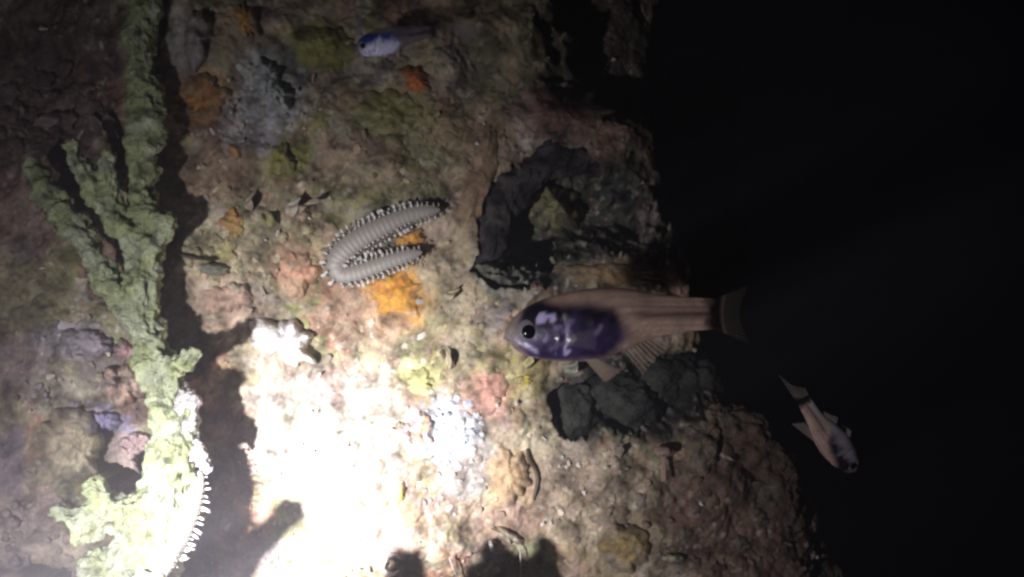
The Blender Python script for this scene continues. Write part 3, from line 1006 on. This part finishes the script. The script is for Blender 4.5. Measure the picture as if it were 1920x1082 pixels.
def cardinalfish(label, head_px, tail_px, depth, roll, palette, bend=0.0, depth_tail=None, slim=1.0):
    """head_px / tail_px: photo pixels of the snout and of the tail root"""
    a = at(*head_px, -depth)
    b = at(*tail_px, -(depth if depth_tail is None else depth_tail))
    X = (b - a)
    U = X.length / 400.0            # metres per fish pixel
    X.normalize()
    up0 = Vector((0, -1, 0))
    Z = (up0.cross(X)).normalized()          # lies in the picture plane
    if palette.get("flip"):
        Z = -Z
    Y = Z.cross(X)
    rot = Matrix((X, Y, Z)).transposed().to_4x4() @ Matrix.Rotation(roll, 4, 'X')
    root = bpy.data.objects.new("cardinalfish", None)
    root.empty_display_size = .01
    col.objects.link(root)
    root["label"] = label
    root["category"] = "fish"
    root["group"] = "cardinalfish by the reef wall"
    root.matrix_world = Matrix.Translation(a) @ rot
    near = -1 if (rot.to_3x3() @ Vector((0, 1, 0))).y > 0 else 1

    def fin_bend(V):
        V = np.array(V, float)
        V[:, 1] += bend * 60 * np.clip((V[:, 0] - 120) / 330, 0, 2) ** 2
        V[:, 2] *= slim
        return V * U

    # body
    nu, nv = 90, 48
    t = np.concatenate([np.linspace(0, 1, nu) ** 1.25 * 400])
    T_, B_, W_ = interp(FX, FT, t), interp(FX, FB, t), interp(FX, FW, t)
    th = np.linspace(0, 2 * math.pi, nv, endpoint=False)[None, :]
    cz = ((T_ + B_) / 2)[:, None]
    hz = ((T_ - B_) / 2)[:, None]
    cc, ss = np.cos(th), np.sin(th)
    x = t[:, None] + 0 * th
    z = cz + hz * ss
    y = W_[:, None] * np.sign(cc) * np.abs(cc) ** 1.15
    # gill cover edge and mouth cut
    gc = np.exp(-((x - (112 - 12 * ((z + 5) / 50) ** 2)) / 4.5) ** 2) * (np.abs(z + 5) < 48)
    y *= 1 - .09 * gc
    mouth_z = 0 - .62 * x
    mo = np.exp(-((z - mouth_z) / 3.0) ** 2) * sstep(52, 40, x)
    y *= 1 - .35 * mo
    V = np.stack([x, y, z], -1).reshape(-1, 3)
    xx, zz = V[:, 0], V[:, 2]
    nz = fbm2(xx / 22., zz / 22., 401, 3)
    flesh = np.array(palette["flesh"])
    C_ = np.tile(flesh, (len(V), 1)) * (1 + .25 * nz)[:, None]
    A_ = np.full(len(V), palette.get("flesh_alpha", .88))
    # muscle blocks: pale chevrons behind the gut, a darker stripe along the middle
    chev = np.cos((xx + .55 * np.abs(zz - 14)) / 14.0 * 6.283)
    low = sstep(20, 10, zz) * sstep(225, 260, xx)
    C_ *= (1 + .07 * chev * low)[:, None]
    C_ *= (1 + .16 * np.cos(zz / 11.0 * 6.283 + 1.0 + .01 * xx) * sstep(150, 230, xx))[:, None]
    strp = np.exp(-((zz - 19 + .012 * (xx - 230)) / 6.5) ** 2) * sstep(205, 260, xx)
    C_ *= (1 - .72 * strp)[:, None]
    C_ *= (1 - .3 * np.exp(-((zz - 34 + .02 * (xx - 230)) / 4) ** 2) * sstep(170, 230, xx))[:, None]
    snout = sstep(34, 16, xx)[:, None]
    C_ = C_ * (1 - snout) + np.array((.30, .28, .30)) * palette.get("snout", 1.0) * snout
    # gut and head
    d = np.hypot(np.where(xx > 160, (xx - 160) / 74, np.where(xx < 60, (xx - 60) / 42, 0)), (zz + 12 - 9 * sstep(125, 50, xx) - .02 * (xx - 100)) / (59 + 9 * sstep(125, 50, xx) + 6 * nz))
    gut = sstep(1.13, .68, d + .12 * nz)
    gcol = np.array(palette["gut"])
    gtop = np.array(palette["gut_top"])
    kz = sstep(-20, 28, zz + 25 * nz)[:, None]
    G = (gcol * (1 - kz) + gtop * kz) * (1 + .7 * fbm2(xx / 12., zz / 12., 409, 3))[:, None]
    sp = np.zeros(len(V))  # bright glints painted into the skin colour
    for (sx_, sz_, rx_, rz_, w_) in palette["sparks"]:
        q = np.hypot((xx - sx_ + 14 * nz) / rx_, (zz - sz_ + 8 * fbm2(xx / 9., zz / 9., 405, 2)) / rz_)
        sp = np.maximum(sp, w_ * sstep(1.15, .7, q))
    G = G * (1 - sp[:, None]) + np.array(palette["spark"]) * sp[:, None]
    g = gut[:, None]
    C_ = C_ * (1 - g) + G * g
    A_ = A_ * (1 - gut) + gut
    # silver jaw
    jaw = np.exp(-((zz - (mouth_z.reshape(-1) - 6)) / 4.5) ** 2) * sstep(66, 56, xx) * sstep(14, 22, xx)
    C_ = C_ * (1 - jaw[:, None]) + np.array(palette["jaw"]) * jaw[:, None]
    A_ = np.maximum(A_, jaw)
    belly = (palette.get("belly", 0) * sstep(-4, -30, zz - .16 * np.clip(xx - 200, 0, 300)))[:, None]  # pale belly, also widened to paint the torch-lit lower edge
    C_ = C_ * (1 - belly) + np.array((.88, .84, .84)) * belly
    band = sstep(372, 394, xx + 10 * nz)[:, None]
    C_ = C_ * (1 - band) + np.array((.02, .012, .012)) * band
    A_ = np.maximum(A_, band[:, 0])
    A_ *= 1 - .45 * sstep(30, 14, xx)
    me = mesh_np("body", fin_bend(V), grid_faces(nu, nv, True)[:, ::-1], M_FISH, C_, A_)
    sh = me.attributes.new("Shine", 'FLOAT', 'POINT')
    sh.data.foreach_set("value", np.clip(gut * .8 + .15, 0, 1).astype(np.float32))
    body = link("body", me, root)

    fc = palette["fin"]
    fa = palette.get("fin_alpha", .25)

    def fin(name, *q, **kw):
        Vf, Ff, Cf, Af = fin_mesh(name, *q, **kw)
        return link(name, mesh_np(name, fin_bend(Vf), Ff, M_FIN, Cf, Af), root)

    # peduncle band and tail
    tu, tl_ = palette.get("tail", ((462, 0, 70), (458, 0, -40)))
    fin("tail_fin", (396, 0, 45), (396, 0, -11), tu, tl_, 15, fc, fa * .2, .15 if fa < .3 else .6, notch=.28, thick=2.5, dark=.22)
    k = palette.get("dorsal", 1.0)
    fs = palette.get("fs", 1.0)
    fin("dorsal_fin", (112, 0, 58), (178, 0, 65), (168, 0, 58 + 24 * k), (206, 0, 66 + 4 * k), 6, fc, fa, thick=2)
    fin("dorsal_fin", (205, 0, 65), (272, 0, 58), *palette.get("spike", ((262, 0, 64), (318, 0, 58))), 9, fc, fa, thick=2)
    fin("anal_fin", (222, 0, -44), (290, 0, -20), (240 + 18 * fs, 0, -48 - 44 * fs), (300 + 18 * fs, 0, -24 - 12 * fs), 9, fc, fa, notch=.1, thick=2)
    for s in (1, -1):
        fin("pelvic_fin", (150, s * 14, -60), (170, s * 12, -58), (168 + 18 * fs, s * 20, -60 - 44 * fs), (184 + 32 * fs, s * 16, -58 - 26 * fs), 6, fc, fa * 1.2, thick=2)
        fin("pectoral_fin", (116, s * 31, -14), (116, s * 32, -34), (170, s * 46, -4), (166, s * 44, -44), 8, fc, fa * .15, .14, thick=1.0)
    # eyes
    for s in (1, -1):
        bm = bmesh.new()
        bmesh.ops.create_uvsphere(bm, u_segments=32, v_segments=18, radius=24 * U)
        em = bpy.data.meshes.new("eye")
        bm.to_mesh(em)
        bm.free()
        em.materials.append(M_IRIS)
        em.polygons.foreach_set("use_smooth", np.ones(len(em.polygons), bool))
        e = link("eye", em, root)
        e.location = Vector((47, s * 13.5, -4 * slim)) * U
        e.scale = (1, .62, 1)
        bm = bmesh.new()
        bmesh.ops.create_uvsphere(bm, u_segments=28, v_segments=16, radius=13.5 * U)
        pm = bpy.data.meshes.new("pupil")
        bm.to_mesh(pm)
        bm.free()
        pm.materials.append(M_PUPIL)
        pm.polygons.foreach_set("use_smooth", np.ones(len(pm.polygons), bool))
        p = link("pupil", pm, e)
        p.location = Vector((-1.0, s * 18.5, -2.0)) * U
        p.scale = (1, .75, 1)
    return root


cardinalfish("large translucent cardinalfish with violet belly swimming left in front of the reef", (945, 618), (1345, 606), .13, R(-4), dict(
    flesh=(.80, .55, .43), flesh_alpha=.84, gut=(.060, .040, .115), gut_top=(.012, .008, .019), spark=(.82, .74, 1.0), jaw=(.80, .74, .88), sparks=[(79, 17, 8, 7, 1), (95, 19, 10, 9, 1), (100, -3, 9, 7, .35), (78, -22, 7, 9, .4), (108, -46, 7, 8, .9), (115, 11, 6, 9, .25), (172, -8, 9, 5, .35), (160, 0, 6, 4, .25), (92, -36, 9, 6, .2)],
    fin=(.55, .42, .34), fin_alpha=.22, dorsal=.72))
cardinalfish("small silvery blue cardinalfish near the top edge", (664, 88), (816, 66), .055, R(3), dict(
    flesh=(.17, .13, .20), flesh_alpha=.45, gut=(.62, .66, .80), gut_top=(.03, .05, .26), spark=(.85, .88, .95), jaw=(.5, .5, .6), sparks=[(190, -30, 26, 22, .9), (135, -30, 18, 30, .8), (120, 4, 8, 14, .8), (165, -48, 40, 12, .7)],
    fin=(.3, .25, .28), fin_alpha=.12, dorsal=.72))
cardinalfish("dim cardinalfish diving head down at the right against black water", (1600, 886), (1514, 746), -.03, R(4), dict(
    flesh=(.88, .60, .50), flesh_alpha=.97, gut=(.60, .58, .60), gut_top=(.04, .025, .04), spark=(.8, .8, .82), jaw=(.9, .88, .9), snout=2.2, sparks=[(90, -30, 30, 20, .6)],
    fin=(.75, .6, .56), fin_alpha=.5, dorsal=.75, belly=.9, fs=.42, tail=((556, 0, 48), (436, 0, -16)), spike=((350, 0, 112), (318, 0, 62))), bend=.1, depth_tail=-.01, slim=.95)


# ------------------------------------------------------------------ small finds on the rock
crust("grey_shell", "grey green flat shell lying beside the tall shadow, left of the worm", "shell", 400, 504, 33, 14, .007, (.15, .18, .155), 60, rot=.1, lump=.3, lf=20,
      ragged=.2, flat=.6)


def ribbon_thing(name, label, cat, pts, r, colour, group=None, mat=None):
    """a round thread or tube along (px, py, lift) points"""
    P = []
    for (x, y, l) in pts:
        p, n = wall_at(x, y)
        q = at(x, y, p.y - l)
        P.append((q.x, q.y, q.z, 0))
    S_ = spline(P, 40)[:, :3]
    T = np.gradient(S_, axis=0)
    T /= np.linalg.norm(T, axis=1)[:, None] + 1e-12
    u = np.cross(T, np.array([.2, 1, .1]))
    u /= np.linalg.norm(u, axis=1)[:, None]
    v = np.cross(T, u)
    th = np.linspace(0, 6.2832, 10, endpoint=False)
    tap = np.minimum(1, .35 + 4 * np.minimum(np.arange(40), np.arange(40)[::-1]) / 40)
    V = S_[:, None] + r * tap[:, None, None] * (np.cos(th)[None, :, None] * u[:, None] + np.sin(th)[None, :, None] * v[:, None])
    me = mesh_np(name, V.reshape(-1, 3), grid_faces(40, 10, True), mat or M_SHELL, np.tile(np.array(colour), (400, 1)))
    return link(name, me, label=label, cat=cat, group=group)


ribbon_thing("dark_slit", "dark thin strip for the shaded slit along the top of the grey green shell", "worm tube", [(330, 474, .003), (352, 481, .004), (376, 485, .004), (408, 487, .003)], .0009, (.05, .045, .04))  # dark tube added for the shade in the shell's slit
ribbon_thing("tube_worm_ring", "curled pale worm tube at the bottom edge left of the dark shadow lobes", "worm tube",
             [(752, 1049, .004), (738, 1043, .004), (722, 1052, .005), (720, 1068, .005), (734, 1078, .005), (749, 1070, .005)], .0016, (.62, .58, .56))
ribbon_thing("filament", "thin pale filament slanting across the shadows at the bottom edge", "filament", [(842, 1044, .008), (850, 1066, .010), (862, 1092, .008)], .0005, (.5, .48, .46), "pale filaments")
ribbon_thing("filament", "thin upright pale filament below the slanting coral flake", "filament", [(974, 1022, .006), (976, 1050, .010), (976, 1090, .008)], .0004, (.5, .48, .46), "pale filaments")
ribbon_thing("shell_sliver", "white upright shell sliver beneath the slanting coral flake", "shell", [(919, 1014, .004), (921, 1024, .010), (924, 1034, .004)], .0012, (.75, .74, .72))
crust("coral_ledge", "pale slanting coral flake at the bottom edge between two shadow lobes", "coral", 952, 1006, 40, 9, .007, (.46, .42, .32), 48, rot=.55, ragged=.4)

# mushroom shaped polyp
p, n = wall_at(1240, 850)
root = bpy.data.objects.new("mushroom_polyp", None)
root.empty_display_size = .01
col.objects.link(root)
root.location = p
root["label"] = "small pinkish mushroom shaped polyp left of the boulders"
root["category"] = "polyp"
for nm, prof in (("cap", [(0, .0), (9, 0), (17, 4), (20, 9), (15, 15), (7, 18), (0, 19)]), ("stalk", [(5, -46), (5, -24), (4, -8), (6, 2)])):
    nv = 24
    Vs = []
    for (r_, hgt) in prof:
        for j in range(nv):
            a = j / nv * 6.283
            w = 1 + .16 * math.sin(3 * a + hgt * .3) + .07 * math.sin(7 * a)
            Vs.append((r_ * w * math.cos(a) * PX, -.010 - r_ * w * math.sin(a) * PX * .8, hgt * PX))
    link(nm, mesh_np(nm, np.array(Vs), grid_faces(len(prof), nv, True), M_CRUST, np.tile(np.array((.30, .20, .17)), (len(Vs), 1))), root)


# curled leaf-like algae
def leaf(px, py, length, width, ang, colour, seed, curl=1.0):
    rs = random.Random(seed)
    p, n = wall_at(px, py)
    nu, nv = 16, 7
    Vs, C_ = [], []
    for i in range(nu):
        t = i / (nu - 1)
        w = width * math.sin(math.pi * min(1, .12 + t * .88)) ** .6 * (1 + .2 * math.sin(9 * t + seed))
        a = ang + curl * t * .9
        cx = length * (t * math.cos(ang) + .18 * t * t * math.cos(ang + 1.57) * curl)
        cz = length * (t * math.sin(ang) + .18 * t * t * math.sin(ang + 1.57) * curl)
        for j in range(nv):
            s = j / (nv - 1) - .5
            x = cx - math.sin(a) * w * s
            z = cz + math.cos(a) * w * s
            y = -.004 - .006 * math.sin(t * 2.6) * curl - .003 * math.sin(3 * s + 7 * t) - .002 * rs.random() * abs(s)
            Vs.append((x, y, z))
            C_.append(np.array(colour) * (.8 + .5 * abs(s) + .15 * rs.random()))
    Vs = np.array(Vs)
    V2 = np.concatenate([Vs, Vs + np.array([0, .0006, 0])])
    F = grid_faces(nu, nv)
    me = mesh_np("leaf", V2, np.concatenate([F, F[:, ::-1] + nu * nv]), M_TURF, np.array(C_ + C_))
    return me, p


for (x, y, L_, W_, a, c, lab) in [
        (545, 405, 40, 22, .9, (.46, .42, .34), "pale curled leafy alga upper left of the worm"),
        (560, 395, 46, 12, .25, (.40, .34, .26), "narrow curved leafy alga just left of the worm's back"),
        (520, 425, 30, 16, 2.2, (.34, .32, .15), "olive leafy alga left of the pale curled alga"),
        (470, 395, 34, 16, 1.2, (.36, .30, .22), "tan leafy alga right of the amber sponge"),
        (835, 560, 34, 14, .5, (.40, .35, .24), "straw coloured leafy alga right of the orange sponge"),
        (990, 690, 30, 18, 1.5, (.42, .38, .2), "yellowish leafy alga directly under the large fish's head"),
        (850, 690, 40, 14, 1.9, (.44, .38, .26), "beige leafy alga left of the pink sponge"),
        (1155, 775, 44, 14, 2.3, (.24, .24, .16), "grey green leafy alga at the lower hollow's edge"),
        (1362, 800, 40, 12, -.9, (.24, .24, .22), "dim grey leafy alga on the boulder's flank"),
        (1060, 700, 34, 20, .8, (.26, .28, .22), "green grey leafy alga under the large fish's belly"),
        (170, 225, 70, 26, -.7, (.26, .19, .19), "dim mauve leafy alga above the sponge's left arms"),
        (120, 220, 60, 24, 3.6, (.24, .17, .17), "dim mauve leafy alga pointing to the left edge"),
        (205, 215, 60, 20, -1.2, (.25, .2, .21), "dim grey leafy alga beside the tall green branch")]:
    me, p = leaf(x, y, L_ * PX, W_ * PX, a, c, int(x))
    o = link("leafy_alga", me, label=lab, cat="algae", group="leafy algae")
    o.location = p

# bright crumbs of shell that catch the light
cr = random.Random(9)
bm = bmesh.new()
bmesh.ops.create_icosphere(bm, subdivisions=2, radius=1)
for v in bm.verts:
    v.co *= 1 + .35 * math.sin(v.co.x * 5 + v.co.z * 7)
cm = bpy.data.meshes.new("shell_crumb")
bm.to_mesh(cm)
bm.free()
cm.materials.append(M_SHELL)
set_col(cm, np.array((.74, .70, .66)))
for (x, y) in [(432, 152), (560, 170), (572, 242), (908, 233), (895, 270), (470, 125), (436, 212), (524, 438), (500, 450), (1054, 855), (1048, 872),
               (1084, 870), (1136, 875), (1095, 922), (1018, 980), (1032, 978), (1312, 942), (1128, 36), (1150, 112), (1080, 60), (1230, 217),
               (1236, 495), (1250, 493), (60, 770), (118, 628), (140, 648), (582, 410), (968, 755), (932, 758), (1540, 915), (1575, 1018), (870, 830)]:
    p, n = wall_at(x, y)
    o = link("shell_crumb", cm, label="tiny bright shell crumb stuck to the reef wall", cat="shell", group="shell crumbs")
    o.location = p + Vector((0, -.003, 0))
    s = cr.uniform(.0007, .0016)
    o.scale = (s, s * .7, s * cr.uniform(.7, 1.8))
    o.rotation_euler = (cr.uniform(0, 3), cr.uniform(0, 3), cr.uniform(0, 3))

# crack beside the peach sponge: its shade drawn as a dark tube on the surface
ribbon_thing("dark_slit", "dark brown crooked strip for the shaded crack along the flat peach sponge", "worm tube",
             [(988, 842, .002), (992, 862, .003), (1002, 878, .003), (1008, 900, .003), (1003, 925, .003), (1000, 940, .002)], .0011, (.10, .075, .055))

# ------------------------------------------------------------------ the water itself
hz = bmesh.new()
bmesh.ops.create_cube(hz, size=1.0, matrix=Matrix.Translation((-.1, .35, 0)) @ Matrix.Diagonal((3.2, 3.4, 3.2, 1)))
hm = bpy.data.meshes.new("haze")
hz.to_mesh(hm)
hz.free()
m = bpy.data.materials.new("water_haze")
m.use_nodes = True
nt = m.node_tree
nt.nodes.clear()
out = nt.nodes.new("ShaderNodeOutputMaterial")
pv = nt.nodes.new("ShaderNodeVolumePrincipled")
pv.inputs["Color"].default_value = (.85, .82, .93, 1)
pv.inputs["Density"].default_value = 0.42
pv.inputs["Anisotropy"].default_value = 0.15
nt.links.new(pv.outputs[0], out.inputs["Volume"])
hm.materials.append(m)
link("haze", hm, label="faint haze of the night water", cat="haze", kind="stuff")
